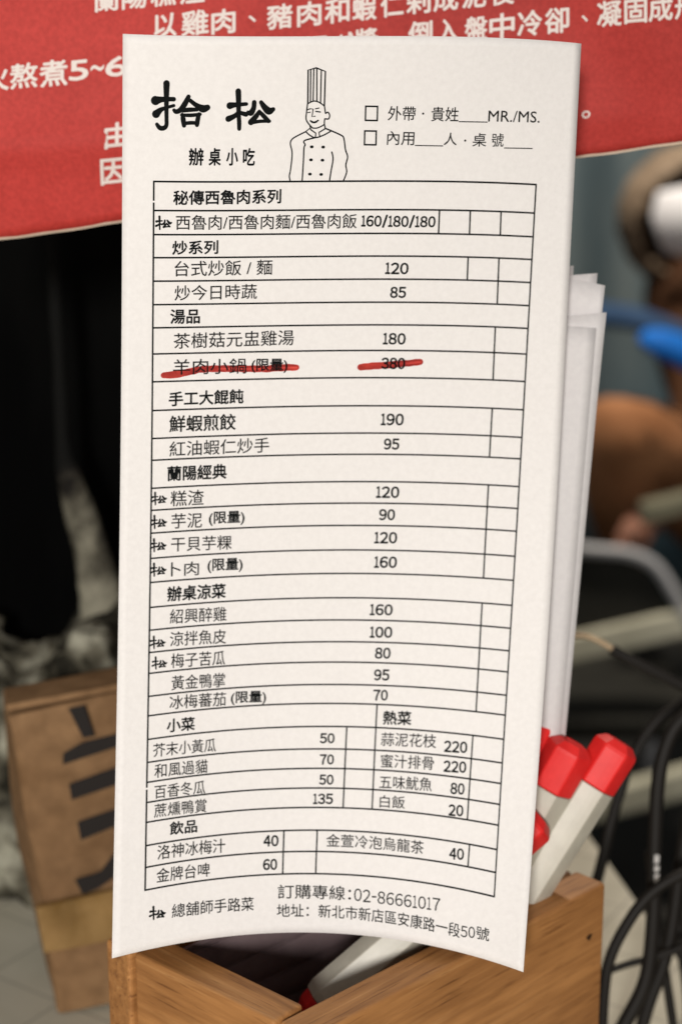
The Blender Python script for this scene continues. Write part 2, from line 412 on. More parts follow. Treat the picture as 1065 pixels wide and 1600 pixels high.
# ------------------------------------------------------------------ the printed menu: a curled sheet
def basis(u, v):
    s = np.asarray(u, float)/49.5-1; t = np.asarray(v, float)/(PH/2)-1
    return np.stack([s**i*t**j for i in range(5) for j in range(6) if i+j <= 6], -1)
KA = np.array(K)
def to_world(C):
    C = np.asarray(C)*.001
    return np.stack([C[..., 0], C[..., 2]*CP-C[..., 1]*SP, CAM_H-(C[..., 1]*CP+C[..., 2]*SP)], -1)
def surf(u, v): return to_world(basis(u, v)@KA)
def surf_n(u, v):
    e = .2
    a = surf(u+e, v)-surf(u-e, v); b = surf(u, v+e)-surf(u, v-e)
    n = np.cross(b, a); n /= np.linalg.norm(n, axis=-1, keepdims=True)
    return n
def paper(u, v, lift=0.0):
    u = np.asarray(u, float); v = np.asarray(v, float)
    return surf(u, v)+surf_n(u, v)*lift
_t = surf_n(np.array([50.]), np.array([100.]))[0]
NS = 1.0 if _t[1] < 0 else -1.0
def uv_of(xy):
    """where on the sheet a point of the print lies"""
    xy = np.atleast_2d(np.asarray(xy, float))
    u = (xy[:, 0]-190)/6.9; v = (xy[:, 1]-55)/7.2
    def pr(u, v):
        C = basis(u, v)@KA
        return np.stack([CX+FPX*C[:, 0]/C[:, 2], CY+FPX*C[:, 1]/C[:, 2]], -1)
    for _ in range(12):
        r = xy-pr(u, v); h = .05
        ju = (pr(u+h, v)-pr(u-h, v))/(2*h); jv = (pr(u, v+h)-pr(u, v-h))/(2*h)
        D = ju[:, 0]*jv[:, 1]-ju[:, 1]*jv[:, 0]
        u = u+(r[:, 0]*jv[:, 1]-r[:, 1]*jv[:, 0])/D; v = v+(ju[:, 0]*r[:, 1]-ju[:, 1]*r[:, 0])/D
    return u, v

class Ink:
    def __init__(s): s.v, s.f = [], []
    def add(s, P, F):
        o = len(s.v); s.v += [tuple(p) for p in P]; s.f += [tuple(i+o for i in f) for f in F]
    def build(s, name, m, parent): return from_py(name, s.v, s.f, m, parent)
LIFT = .00006*NS
def put_text(ink, t, x0, y0, x1, y1, h, off=0.0, lift=1.0):
    bold, off = max(off, 0), min(off, 0)
    V, F = glyph(t, off)
    (ua, ub), (va, vb) = uv_of([(x0, y0), (x1, y1)])
    xm, ym = (x0+x1)/2, (y0+y1)/2
    _, hv = uv_of([(xm, ym-h/2), (xm, ym+h/2)]); H = hv[1]-hv[0]
    vm = (va+vb)/2; sl = max(-.03, min(.03, (vb-va)/max(ub-ua, 1e-3)))
    u = ua+V[:, 0]*(ub-ua); v = vm+(V[:, 0]-.5)*(ub-ua)*sl+(.5-V[:, 1])*H
    if bold:                                             # heavier weight: the same glyph printed again a hair to each side
        b = bold*H
        for k in range(8):
            a = math.pi*k/4; ink.add(paper(u+b*math.cos(a), v+b*math.sin(a), LIFT*(lift+.06*k)), F)
    else: ink.add(paper(u, v, LIFT*lift), F)
def put_num(ink, t, x0, y0, x1, y1, h, off=0.0):
    wd = [.56 if c == '1' else .62 if c == '-' else .72 if c == '/' else 1.0 for c in t]; gap = .17
    tot = sum(wd)+gap*(len(t)-1); k = (x1-x0)/tot; x = x0; sl = (y1-y0)/(x1-x0)
    for c, w in zip(t, wd):
        y = y0+(x+w*k/2-x0)*sl; hh = h
        if c == '-': hh = h*.12
        if c == '/': hh = h*1.15
        put_text(ink, c if c in '-/' else chr(ord(c)+0xFEE0), x, y, x+w*k, y, hh, off)
        x += (w+gap)*k
def ribbon_uv(ink, uv, w, lift=1.0, step=1.5):
    """a ruled line on the sheet, w mm wide, following its curl"""
    pts = []
    for (a, b), (c, d) in zip(uv, uv[1:]):
        n = max(1, int(math.hypot(c-a, d-b)/step))
        pts += [(a+(c-a)*i/n, b+(d-b)*i/n) for i in range(n)]
    pts.append(uv[-1])
    stroke(ink, np.array(pts), [w]*len(pts), lift)
def stroke(ink, p, ws, lift=1.0, cap=False):
    p = np.asarray(p, float); n = len(p); L, R = [], []
    for i in range(n):
        t = p[min(i+1, n-1)]-p[max(i-1, 0)]; t = t/(np.hypot(*t)+1e-9); q = np.array((-t[1], t[0]))
        L.append(p[i]+q*ws[i]/2); R.append(p[i]-q*ws[i]/2)
    A = np.array(L+R); P = paper(A[:, 0], A[:, 1], LIFT*lift)
    ink.add(P, [(i, i+1, n+i+1, n+i) for i in range(n-1)])
    if cap:
        for c, w in ((p[0], ws[0]), (p[-1], ws[-1])):
            a = np.linspace(0, 2*math.pi, 13)[:-1]
            A = np.stack([c[0]+np.cos(a)*w/2, c[1]+np.sin(a)*w/2], -1)
            ink.add(paper(A[:, 0], A[:, 1], LIFT*(lift+.12)), [tuple(range(12))])
def px_line(ink, pts, w, k=6, lift=1.0, curve=True, cap=True):
    """a drawn line; w in photo pixels, a number or one per point"""
    ws = [w]*len(pts) if not hasattr(w, '__len__') else list(w)
    q = [tuple(p)+(a,) for p, a in zip(pts, ws)]
    if curve and len(q) > 2: q = crom(q, k)
    q = np.array(q); u, v = uv_of(q[:, :2])
    stroke(ink, np.stack([u, v], -1), q[:, 2]*.1405, lift, cap)
def px_poly(ink, pts, lift=1.0):
    u, v = uv_of(pts); ink.add(paper(u, v, LIFT*lift), [tuple(range(len(pts)))])

menu_base = Vector(surf(np.array([49.5]), np.array([PH]))[0])
menu = empty('menu_sheet', menu_base, 'long curled white order slip with a printed Chinese menu, foremost of the papers', 'menu sheet', 'paper slips in the wooden box')
gu, gv = np.meshgrid(np.linspace(0, 99, 56), np.linspace(0, PH, 110)); gu = gu.ravel(); gv = gv.ravel()
P = paper(gu, gv)
fs = []
for j in range(109):
    for i in range(55):
        a = j*56+i; fs.append((a, a+56, a+57, a+1))
me_o = from_py('paper', P, fs, M_paper, menu, True)
sm = me_o.modifiers.new('thick', 'SOLIDIFY'); sm.thickness = .00016; sm.offset = -1 if me_o.data.polygons[0].normal.y < 0 else 1

# ruled table
grid = Ink(); LW = .37
for i, v in enumerate(ROWS):
    ribbon_uv(grid, [(UL-.15, v), (UR+.15, v)], LW if i not in (0,) else .38)
ribbon_uv(grid, [(UL, ROWS[0]), (UL, ROWS[0]+4.0)], LW, .8); ribbon_uv(grid, [(UL, ROWS[0]+4.35), (UL, ROWS[25]+1.2)], LW, .8); ribbon_uv(grid, [(UL, ROWS[25]+1.6), (UL, ROWS[30])], LW, .8)
ribbon_uv(grid, [(UR, ROWS[0]), (UR, ROWS[30])], LW, .8)
for (xt, yt, xb, yb, r0, r1) in ((685.8,335,684.5,366,1,2), (733.8,335,732.8,367,1,2), (781.8,336,780.8,369,1,2), (730.6,404,729.4,437,3,4), (778.8,405,776,477,3,5), (773,514,769.5,595,6,8),
     (768.3,640,764,715,9,11), (762.3,760,754.6,905,12,16), (752.5,944,743.2,1112,17,22), (588.7,1102,581,1265,22,27), (541.5,1136,535.8,1262,23,27), (738.2,1151,729.6,1281,23,27), (443.5,1298,441.5,1364,28,30), (495.5,1298,493,1364,28,30), (733,1321,730.5,1355,28,29)):
    u, _ = uv_of([(xt, yt), (xb, yb)]); ribbon_uv(grid, [(u[0], ROWS[r0]), (u[1], ROWS[r1])], LW, .8)
grid.build('ruled_table', M_ink, menu)

head, dish, price, foot = Ink(), Ink(), Ink(), Ink()
B, LT = .027, .007
for t in (('秘傳西魯肉系列',271.2,309,438.8,306.5,22), ('炒系列',269.7,387.3,340.6,386,21), ('湯品',266.7,494.9,312,494,22), ('手工大餛飩',264.2,623.7,379.9,619,22),
          ('蘭陽經典',262,740.3,353.7,736.3,22.5), ('辦桌涼菜',262,928.5,352.2,923,22.5), ('小菜',261,1133.4,304,1131,20.5), ('熱菜',598.5,1121.4,641.8,1122.3,21), ('飲品',265.6,1294,307.7,1291,20)):
    put_text(head, *t, B)
for t in (('辦',295.7,245,317.7,245,26.5), ('桌',326.7,245,344.5,245,26.5), ('小',354,245,371.5,245,26.5), ('吃',380,245,397.7,245,26.5)): put_text(head, *t, .024)
for t in (('(限量)',393,571.5,448.8,571.5,21.5), ('(限量)',326.7,810.9,381.7,808.8,21.5), ('(限量)',324.6,884.5,378.7,882.4,21.5), ('(限量)',361,1091.3,415.3,1089.8,20.5)): put_text(head, *t, .021)
head.build('heading_print', M_ink, menu)
for t in (('西魯肉/西魯肉麵/西魯肉飯',275,347.6,557,345.2,23), ('台式炒飯 / 麵',273,420,425.3,417.3,24), ('炒今日時蔬',273,457.9,401.3,455.2,23.4), ('茶樹菇元盅雞湯',271.5,533,459,527.3,24), ('羊肉小鍋',270.6,573.6,384.8,571.5,24),
          ('紅油蝦仁炒手',265,702,420.4,695.2,23.4), ('糕渣',266.6,779.3,318.3,777,24), ('芋泥',268,814.5,315.6,812.4,23.4), ('干貝芋粿',267.5,850.8,361.8,847.5,22.5), ('卜肉',267.5,889.5,310.8,888,21.6),
          ('紹興醉雞',265.7,963.6,353.7,959,22.5), ('涼拌魚皮',265.7,998.8,353,994.3,22.5), ('梅子苦瓜',267.5,1032.7,351.6,1027.6,22.5), ('黃金鴨掌',268,1067.3,351.6,1062.2,22.5), ('冰梅蕃茄',265,1098,352.8,1092,21.6),
          ('芥末小黃瓜',239.5,1172.5,337.2,1164,21), ('和風過貓',241.6,1204,324.2,1198,21.5), ('百香冬瓜',241.6,1237,320.6,1230.5,21), ('蔗燻鴨賞',241,1266,322.7,1259.6,21),
          ('蒜泥花枝',595,1155,681,1158.4,21), ('蜜汁排骨',594.7,1189,677.3,1192.6,21), ('五味魷魚',592.5,1222,674.3,1225.7,21), ('白飯',593,1252,632,1254,19.5),
          ('洛神冰梅汁',246,1331.7,351.8,1321.8,22), ('金萱冷泡烏龍茶',509.6,1313,661.4,1324.8,20.5), ('金牌台啤',244.6,1367.8,327.8,1359.4,22)):
    put_text(dish, *t, LT)
put_text(dish, '鮮蝦煎餃', 265, 662.7, 368, 659, 25, .020)
dish.build('dish_print', M_ink2, menu)
for t in (('160/180/180',564.6,345.2,679.4,346.6,16.5), ('120',602,419.1,637.3,419.6,17.1), ('85',609.6,456.7,633.4,457,16.5), ('180',598.5,529.1,632.8,529.5,17), ('380',596,567.6,632,568,17), ('190',595.2,655.2,629.8,655.6,17.4),
          ('95',600,693.7,622.9,694,16.5), ('120',587.7,768.8,622.9,769.2,17), ('90',592.5,804,616.2,804.3,16.5), ('120',585,840,619.5,840.3,17), ('160',584.7,878.2,619.2,878.6,17), ('160',578,952.5,612.6,953,16.5), ('100',578,987.7,612,988,16.5),
          ('80',586,1020.4,609.3,1020.7,16.5), ('95',584.7,1054.4,607.5,1054.8,16.5), ('70',583.5,1086,605,1086.3,16), ('50',500,1153.5,522,1153.5,15), ('70',500,1186.6,521,1186.6,15), ('50',499,1218.2,520.4,1218.2,15), ('135',489.5,1248.2,519.5,1248.2,15.5),
          ('220',693.8,1165.9,729,1168,17), ('220',693,1197,727.5,1199,17), ('80',703.7,1231.6,724.8,1233,17), ('20',700.7,1265.5,723,1267,17), ('40',412,1314,434.5,1313.5,16.5), ('60',411.3,1351,432.4,1350.5,16.5), ('40',702,1333.5,723.9,1335,17)):
    put_num(price, *t, .040)
price.build('price_print', M_ink, menu)
for t in (('外帶',605.7,177,648.7,177.5,22.5), ('·',658.8,177.5,662.2,177.5,3.4), ('貴姓',673.5,178.2,715.7,178.8,22.5), ('內用',604.5,215.6,646.7,216.2,21.7), ('人',693,217,713,217.3,19.5), ('·',724.4,219.6,727.8,219.6,3.4), ('桌',737.8,218.4,759,218.6,21), ('號',767.4,218.8,786,219,21),
          ('總舖師手路菜',268.6,1424,396.3,1412,21.5), ('訂購專線：',433.9,1393.4,548,1396.5,22), ('地址：新北市新店區安康路一段',432.4,1422.8,718,1455,21), ('號',743.5,1457.6,763.8,1460,20.5)):
    put_text(foot, *t, LT)
put_num(foot, '02-86661017', 553, 1397.5, 687, 1413.8, 19.5, .008)
put_num(foot, '50', 719.5, 1455.3, 741.5, 1457.3, 17.5, .008)
put_text(foot, 'MR./MS.', 762.3, 181.3, 842.3, 183.2, 17.4, .008)
for a, b in (((716,190),(761,190.8)), ((647.5,227.2),(691.7,228)), ((786.7,231.2),(831.3,232))): px_line(foot, [a, b], 1.5, curve=False, cap=False)
foot.build('order_form_print', M_ink2, menu)
chk = Ink()
for (x0, y0, x1, y1) in ((571,166,589.5,188), (569.5,204.5,587.5,226)):
    px_line(chk, [(x0,y0),(x1,y0+.3)], 2.4, curve=False, cap=False); px_line(chk, [(x0-.6,y1),(x1-.6,y1+.3)], 2.4, curve=False, cap=False)
    px_line(chk, [(x0,y0-1.2),(x0-.6,y1+1.2)], 2.4, curve=False, cap=False); px_line(chk, [(x1,y0-1),(x1-.6,y1+1.4)], 2.4, curve=False, cap=False)
chk.build('tick_box', M_ink, menu)

# brush-lettered shop mark (traced strokes, x y width in a 100-unit cell) and its small repeats beside the dishes
SONG = [[(290,240,80),(295,400,74),(296,600,62),(305,760,62),(305,865,56)], [(150,480,95),(220,468,72),(320,460,56),(425,452,50)], [(300,590,60),(230,650,66),(125,700,84)], [(310,590,50),(370,612,60),(420,625,66)],
        [(555,425,66),(545,520,70),(500,600,84),(450,590,50)], [(670,425,60),(730,510,84),(800,570,100),(870,540,60)], [(640,575,50),(590,650,70),(500,755,84)], [(500,765,50),(650,740,48),(810,738,44)], [(640,575,44),(700,640,62),(790,735,60)]]
SHI = [[(270,110,90),(268,250,78),(268,500,62),(270,700,56),(268,800,58),(230,850,64),(160,850,66),(110,790,50)], [(85,395,125),(180,378,80),(300,372,62),(390,372,62)], [(95,620,110),(180,545,66),(280,510,44),(390,478,46)],
       [(635,330,60),(575,450,76),(500,550,70),(430,580,64),(395,555,50)], [(665,395,56),(760,470,66),(870,530,104),(950,510,80)], [(540,560,56),(650,548,62),(780,545,50)],
       [(530,620,40),(545,700,70),(560,810,60)], [(520,635,44),(680,640,52),(830,622,44)], [(810,620,52),(790,700,66),(775,800,60)], [(560,775,50),(680,765,52),(790,770,50)]]
def mark(ink, strokes, ox, oy, sc, k=1.15):
    for s in strokes:
        px_line(ink, [(ox+a*sc, oy+b*sc) for a, b, w in s], [w*sc*k for a, b, w in s], 5)
big = Ink(); mark(big, SHI, 235, 120, .0939); mark(big, SONG, 345, 120, .0939); big.build('shop_name_print', M_ink, menu)
for (x0, x1, y) in ((243.5,268.5,348.5), (237,260.6,779.3), (235.6,260.6,816), (235,259.7,852.3), (235,259.7,890.5), (235,258.5,1004), (238,261,1036.3), (234,258.7,1427)):
    sc = (x1-x0)/780; sml = Ink(); mark(sml, SONG, x0-110*sc, y-560*sc, sc, 1.3); sml.build('shop_mark', M_ink, menu)

# the line-drawn cook
ck = Ink()
def C(pts, w=13, **k): px_line(ck, [(440+a*.125, 90+b*.125) for a, b in pts], w*.125*1.25, **k)
C([(325,575),(330,155),(430,128),(545,172),(532,600)], 15, curve=False)
C([(325,575),(400,543),(470,560),(532,605)], 12)
for a in ([(362,150),(358,556)], [(400,140),(392,546)], [(438,135),(438,548)], [(494,152),(484,572)]): C(a, 13, curve=False)
C([(322,580),(310,680),(304,765),(330,820),(385,880)], 13); C([(385,880),(440,880),(500,855),(530,835)], 12)
C([(532,600),(545,690),(545,700),(575,682),(598,720),(585,765),(545,765),(536,770),(532,830),(545,885)], 13, k=4)
C([(352,850),(362,900),(425,945),(420,995)], 13, curve=False); C([(540,890),(465,935),(475,990)], 13, curve=False)
C([(305,920),(350,885)], 10, curve=False); C([(300,925),(350,970),(420,1000),(520,970),(620,915)], 13); C([(420,1000),(300,1030),(275,1055),(292,1090),(278,1130),(270,1300),(255,1540)], 14)
C([(300,925),(180,985),(125,1025),(108,1080),(130,1200),(110,1400),(95,1480),(105,1540)], 13); C([(545,885),(620,915),(740,970),(775,1010),(795,1150),(822,1240),(800,1340),(810,1430),(772,1535)], 14)
C([(625,1180),(640,1270),(615,1420),(597,1535)], 14)
C([(315,655),(350,640),(392,642),(378,740),(415,732)], 11, curve=False); C([(420,640),(465,630)], 10); C([(325,688),(358,682)], 9); C([(425,672),(482,680)], 12)
C([(358,790),(405,808),(455,785)], 15); C([(375,805),(405,812),(435,803)], 15)
for a, b in ((375,1115),(517,1118),(365,1278),(508,1282),(352,1456),(492,1460)): px_line(ck, [(440+(a-6)*.125, 90+b*.125), (440+(a+6)*.125, 90+b*.125)], 4.2, curve=False)
ck.build('cook_drawing', M_ink, menu)

for pts, ws in (([(256,586.5),(275,585),(300,580),(320,576.5),(365,576),(410,576.3),(440,574.5),(463,574)], [9,11,10,10,10,10,10.5,9]), ([(563,573.5),(590,571.5),(625,568.5),(656,565.5)], [10,10.5,10,9.5])):
    mk = Ink(); q = crom([tuple(p)+(w,) for p, w in zip(pts, ws)], 10)
    q = [(x, y+.9*noise.noise(Vector((x*.09, 3, 0))), w*(1.08+.16*noise.noise(Vector((x*.13, 7, 0))))) for x, y, w in q]
    px_line(mk, [(a[0], a[1]) for a in q], [a[2] for a in q], 1, .30, False)
    for dy, f0, f1, w in ((2.6, .04, .8, 3.0), (-2.8, .2, .97, 2.4), (.2, .5, 1.0, 2.0)):      # overlapping passes of the felt tip
        r_ = q[int(len(q)*f0):int(len(q)*f1)]; px_line(mk, [(a[0], a[1]+dy) for a in r_], w, 1, .5, False); mk.build('marker_line', M_marker, menu)

# ------------------------------------------------------------------ slips standing behind the menu
def slip(name, xr_t, y_t, xr_b, y_b, width, d_t, d_b, label, bow=.0, mat_=None, cut=0, curl=0):
    """a plain sheet whose right edge runs from one sight point to another, its foot inside the box"""
    T = at_d(xr_t, y_t, d_t); Bq = at_d(xr_b, y_b, d_b)
    up = (T-Bq); vs, fs = [], []; nu, nv = 24, 30
    ax = Vector((-1, -.02, 0)).normalized()
    n = up.cross(ax).normalized(); n = n if n.y < 0 else -n
    for j in range(nv+1):
        for i in range(nu+1):
            s = i/nu; t = j/nv
            p = Bq+up*t+ax*(width*s)+n*(bow*(4*(s-.5)**2-1)+ curl*max(0, t-.8)**2*25*(1-s)**3)
            p.z += .0012*math.sin(s*5+xr_t)*t
            vs.append(p)
    for j in range(nv):
        for i in range(nu):
            a = j*(nu+1)+i; fs.append((a, a+1, a+nu+2, a+nu+1))
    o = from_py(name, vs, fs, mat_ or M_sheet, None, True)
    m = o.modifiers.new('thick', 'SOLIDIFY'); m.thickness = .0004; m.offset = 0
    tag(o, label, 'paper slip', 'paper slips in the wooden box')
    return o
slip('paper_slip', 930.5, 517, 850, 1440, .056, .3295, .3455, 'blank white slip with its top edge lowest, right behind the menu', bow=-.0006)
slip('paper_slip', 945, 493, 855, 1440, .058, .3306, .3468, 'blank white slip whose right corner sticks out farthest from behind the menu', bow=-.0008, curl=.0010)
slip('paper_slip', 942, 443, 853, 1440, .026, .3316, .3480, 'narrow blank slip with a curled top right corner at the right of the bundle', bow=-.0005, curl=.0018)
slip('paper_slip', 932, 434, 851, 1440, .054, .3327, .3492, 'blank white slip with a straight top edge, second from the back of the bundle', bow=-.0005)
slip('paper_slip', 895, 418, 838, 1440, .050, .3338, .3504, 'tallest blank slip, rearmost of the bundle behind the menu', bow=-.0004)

# ------------------------------------------------------------------ wooden pen box
Nn, Ll, Rr = [at_z(*p, RIM_Z) for p in ((482, 1625), (165, 1467), (946, 1379))]
Bk = Ll+Rr-Nn
TH = .0092
cen = (Nn+Bk)/2
box = empty('pen_box', Vector((cen.x, cen.y, 0)), 'open square wooden pen box with warm grain, corner towards the viewer', 'pen box')
def board(name, a, b, inner, ext_a, ext_b, mat_):
    """an upright board from a to b along the rim line, thickness to the inner side"""
    x = (b-a); x.z = 0; L = x.length; x.normalize(); z = Vector((0, 0, 1)); y = z.cross(x)
    if y.dot(inner-a) < 0: s = -1
    else: s = 1
    bm = bmesh.new(); lo = (ext_a, 0, 0); hi = (L-ext_b, TH*s, RIM_Z-.0)
    box_bm((lo[0], min(0, hi[1]), .0005), (hi[0], max(0, hi[1]), hi[2]), bm)
    bmesh.ops.recalc_face_normals(bm, faces=bm.faces)
    me = bpy.data.meshes.new(name); bm.to_mesh(me); bm.free()
    o = bpy.data.objects.new(name, me); COL.objects.link(o); me.materials.append(mat_)
    o.parent = box; o.matrix_parent_inverse = Matrix.Translation(-box.location)
    o.matrix_basis = Matrix.Translation((a.x, a.y, 0))@Matrix((x, y, z)).transposed().to_4x4()
    bevel(o, .0009, 3)
    return o
board('side_panel', Nn, Rr, Bk, 0, 0, M_wood)                       # near right face
fl = board('side_panel', Nn, Ll, Bk, TH+.0004, TH+.0004, M_wood)     # near left face, butted between its neighbours
board('side_panel', Ll, Bk, Nn, 0, 0, M_wood)
board('side_panel', Rr, Bk, Nn, TH+.0004, TH+.0004, M_wood_shaded)
ce = cen.copy()
ins = [ce+(p-ce)*.9 for p in (Nn, Rr, Bk, Ll)]
bm_obj('base', prism_bm(ins, .001, .006), M_wood, box)
kp = at_z(920, 1466, 0)
# a small dark knot set into the near right face
fn = (Rr-Nn).normalized().cross(Vector((0, 0, 1))); fn = fn if fn.y < 0 else -fn
kc = on_plane(919, 1464, Nn, fn); fx = (Rr-Nn).normalized()
vs = [kc+fn*.0002+fx*(.0011*math.cos(a)*(1+.3*math.sin(3*a)))+Vector((0, 0, 1))*(.0008*math.sin(a)) for a in [2*math.pi*i/14 for i in range(14)]]
from_py('knot', vs, [tuple(range(14))], M_knot, box)

# dark ribbed lining standing inside the box, and a pale scrap caught in front of it
x_ = (Bk-Ll); x_.z = 0; Lx = x_.length; x_.normalize(); y_ = Vector((0, 0, 1)).cross(x_); y_ = y_ if y_.dot(Nn-Ll) > 0 else -y_
vs, fs = [], []; nu, nv = 4, 80
for j in range(nv+1):
    for i in range(nu+1):
        t = j/nv; zz = .008+(RIM_Z-.011)*t
        rib = .0011*abs(math.sin(t*26+i*.25))**.5
        vs.append(Vector((Ll.x, Ll.y, 0))+x_*(TH+.004+(Lx-2*TH-.008)*i/nu)+y_*(TH+.0012+rib)+Vector((0, 0, zz)))
for j in range(nv):
    for i in range(nu):
        a = j*(nu+1)+i; fs.append((a, a+1, a+nu+2, a+nu+1))
M_lin = noisy(mat('dark_lining', (.06,.04,.042), .8, .15), [(.3, (.13,.09,.095)), (.7, (.21,.155,.16))], 60, 5)
li = from_py('lining', vs, fs, M_lin); m_ = li.modifiers.new('thick', 'SOLIDIFY'); m_.thickness = .0008; m_.offset = 0
tag(li, 'dark purple-brown ribbed card standing against the inside wall of the wooden box', 'card')

# ------------------------------------------------------------------ pens
def pen(top, foot_, r, label, capl=.0125, tip=False):
    ax = (top-foot_); L = ax.length; ax.normalize()
    rot = ax.to_track_quat('Z', 'X').to_matrix().to_4x4()
    root = empty('pen', foot_, label, 'pen', 'red-ended pens in the wooden box')
    M = Matrix.Translation(foot_)@rot
    def sweep(name, prof, mat_, sides=6, rnd=.16):
        bm = bmesh.new(); rings = []
        res = sides*4
        for z, k in prof:
            ring = []
            for j in range(res):
                a = 2*math.pi*j/res; sec = math.pi/sides
                aa = (a+sec) % (2*sec)-sec
                hexr = math.cos(sec)/math.cos(aa)
                rr = r*k*((1-rnd)*hexr/math.cos(sec)*.93+rnd)
                ring.append(bm.verts.new(M@Vector((math.cos(a)*rr, math.sin(a)*rr, z))))
            rings.append(ring)
        for a, b in zip(rings, rings[1:]):
            for j in range(res): bm.faces.new((a[j], a[(j+1) % res], b[(j+1) % res], b[j]))
        bm.faces.new(rings[0][::-1]); bm.faces.new(rings[-1])
        o = bm_obj(name, bm, mat_, root, False)
        bevel(o, .0004, 2)
        return o
    sweep('barrel', [(.008 if tip else 0, .9), (.010, 1), (L-capl-.0002, 1), (L-capl, .985)], M_pen)
    sweep('end_cap', [(L-capl+.0001, 1.02), (L-.0026, 1.03), (L-.0018, 1.0), (L, .62)], M_cap)
    if tip: sweep('nib_cap', [(.003, .5), (.0055, .78), (.0079, .86)], M_cap)
    return root
def pen_px(x0, y0, d0, x1, y1, d1, total, r, label, **k):
    a = at_d(x0, y0, d0); b = at_d(x1, y1, d1); ax = (b-a).normalized()
    return pen(a, a+ax*total, r, label, **k)
pen_px(968, 1158, .3425, 830, 1378, .3435, .080, .0053, 'pale barrelled pen with a red end, leaning farthest right out of the box')
pen_px(896, 1160, .3375, 836, 1268, .3395, .080, .0054, 'pale pen with a large red end, second from the right against the slips')
pen_px(841, 1120, .3440, 818, 1185, .3440, .085, .0050, 'pen with only its red end peeking past the menu edge, uppermost of the pens')
pen_px(843, 1276, .3335, 545, 1530, .328, .075, .0052, 'pale pen lying low across the box, its red end beside the slip foot', tip=True)

# ------------------------------------------------------------------ cardboard carton at the left
cP0 = at_z(92, 1588, 0); psi, rho = rad(15), rad(6)
X0 = Vector((math.cos(psi), math.sin(psi), 0)); U0 = Vector((0, 0, 1))
cX = X0*math.cos(rho)+U0*math.sin(rho); cU = U0*math.cos(rho)-X0*math.sin(rho); cD = cU.cross(cX)
if cD.y < 0: cD = -cD
CH, CWd, CDp = .0965, .135, .026
carton = empty('cardboard_box', cP0, 'worn brown cardboard carton with thick black printed strokes and a band of brown tape', 'cardboard box')
bm = bmesh.new(); nn = 14
def cpt(x, d, u):
    p = cP0+cX*(x*CWd)+cD*(d*CDp)+cU*(u*CH)
    return p
bmesh.ops.create_cube(bm, size=1); bmesh.ops.subdivide_edges(bm, edges=bm.edges[:], cuts=nn, use_grid_fill=True)
for v in bm.verts:
    x, d, u = v.co.x+.5, v.co.y+.5, v.co.z+.5
    p = cpt(x, d, u)
    w = noise.noise_vector(Vector((x*4, d*4, u*4)))*.0011
    if x < .02 and d < .02: w += cX*.0015*math.sin(u*17)+cX*.0008
    if d > .05 and x < .02: w -= cX*(.004*math.sin(u*3.1)*d)
    v.co = p+w
cb = bm_obj('body', bm, M_card, carton, True)
bevel(cb, .0012, 2)
for p in cb.data.polygons: p.use_smooth = True
def cfp(x, y, l=.0022): return on_plane(x, y, cP0-cD*l, cD)
for nm, polys in (('printed_mark', ([(107,1107),(132,1101.5),(148,1150),(130,1153)], [(99,1177),(128,1160),(180,1147),(240,1126),(240,1148),(180,1168),(98.5,1195)], [(108,1225),(180,1199),(240,1181),(240,1208),(180,1227),(112.5,1250)], [(121,1284),(177,1265),(240,1246),(240,1274),(177,1292.5),(126.6,1313)], [(117,1374),(146,1366),(158,1361),(176,1336),(200,1310),(222,1310),(200,1352),(176,1373),(153,1389),(129.4,1398)])),):
    for pl in polys:
        b = bmesh.new(); a = [b.verts.new(cfp(x, y)) for x, y in pl]; f = b.faces.new(a)
        bm_obj(nm, b, M_cardink, carton)
tp = [(57,1419),(120,1405),(178,1392),(260,1372),(260,1450),(163,1471),(120,1480),(70,1489)]
b = bmesh.new(); a = [b.verts.new(cfp(x, y, .0026)) for x, y in tp]; f = b.faces.new(a); r = bmesh.ops.extrude_face_region(b, geom=[f])
for v in [g for g in r['geom'] if isinstance(g, bmesh.types.BMVert)]: v.co += cD*.002
bm_obj('packing_tape', b, M_tape, carton)
b = bmesh.new(); q = [cpt(0, 0, 1)-cD*.001, cpt(1, 0, 1)-cD*.001, cpt(1, .5, 1.0), cpt(0, .5, 1.0)]
a = [b.verts.new(p+cU*.0016) for p in q]; f = b.faces.new(a); r = bmesh.ops.extrude_face_region(b, geom=[f])
for v in [g for g in r['geom'] if isinstance(g, bmesh.types.BMVert)]: v.co += cU*.0018
bm_obj('flap', b, M_card, carton)

# ------------------------------------------------------------------ loose cables at the right
def cable(pts, w, label, light=False, base=None):
    P = [at_d(x, y, d) for x, y, d in pts]
    r = [w*.43*d/FPX for x, y, d in pts]
    return P, r
GRP = 'black cables beside the wooden box'
def plain(pts, w, label):
    P, r = cable(pts, w, label); o = tube('cable', P, r, M_cable); tag(o, label, 'cable', GRP); return o
root = empty('cable', at_d(1110, 1092, .42), 'black cable whose pale bared end hooks out beside the slips', 'cable', GRP)
P, r = cable([(955,1014,.42),(985,1031,.42),(1065,1072,.42),(1130,1105,.42)], 19, ''); tube('sheath', P, r, M_cable, root)
P, r = cable([(850,1012,.42),(880,998,.42),(905,993,.42),(930,999,.42),(968,1021,.42)], 10, ''); tube('bare_end', P, r, M_tan, root)
plain([(1130,1050,.43),(1065,1098,.43),(1020,1132,.43),(985,1190,.43),(958,1270,.43),(932,1375,.43),(905,1450,.43)], 21, 'black cable curving down out of sight behind the box corner, leftmost of the tangle')
o = plain([(1130,1075,.40),(1068,1120,.40),(1042,1160,.40),(1027,1225,.40),(1021,1350,.40),(1020,1430,.40),(1008,1530,.40),(972,1605,.40),(945,1660,.40)], 27, 'thickest black cable hanging straight down with a short pale print on it')
pr = bmesh.new()
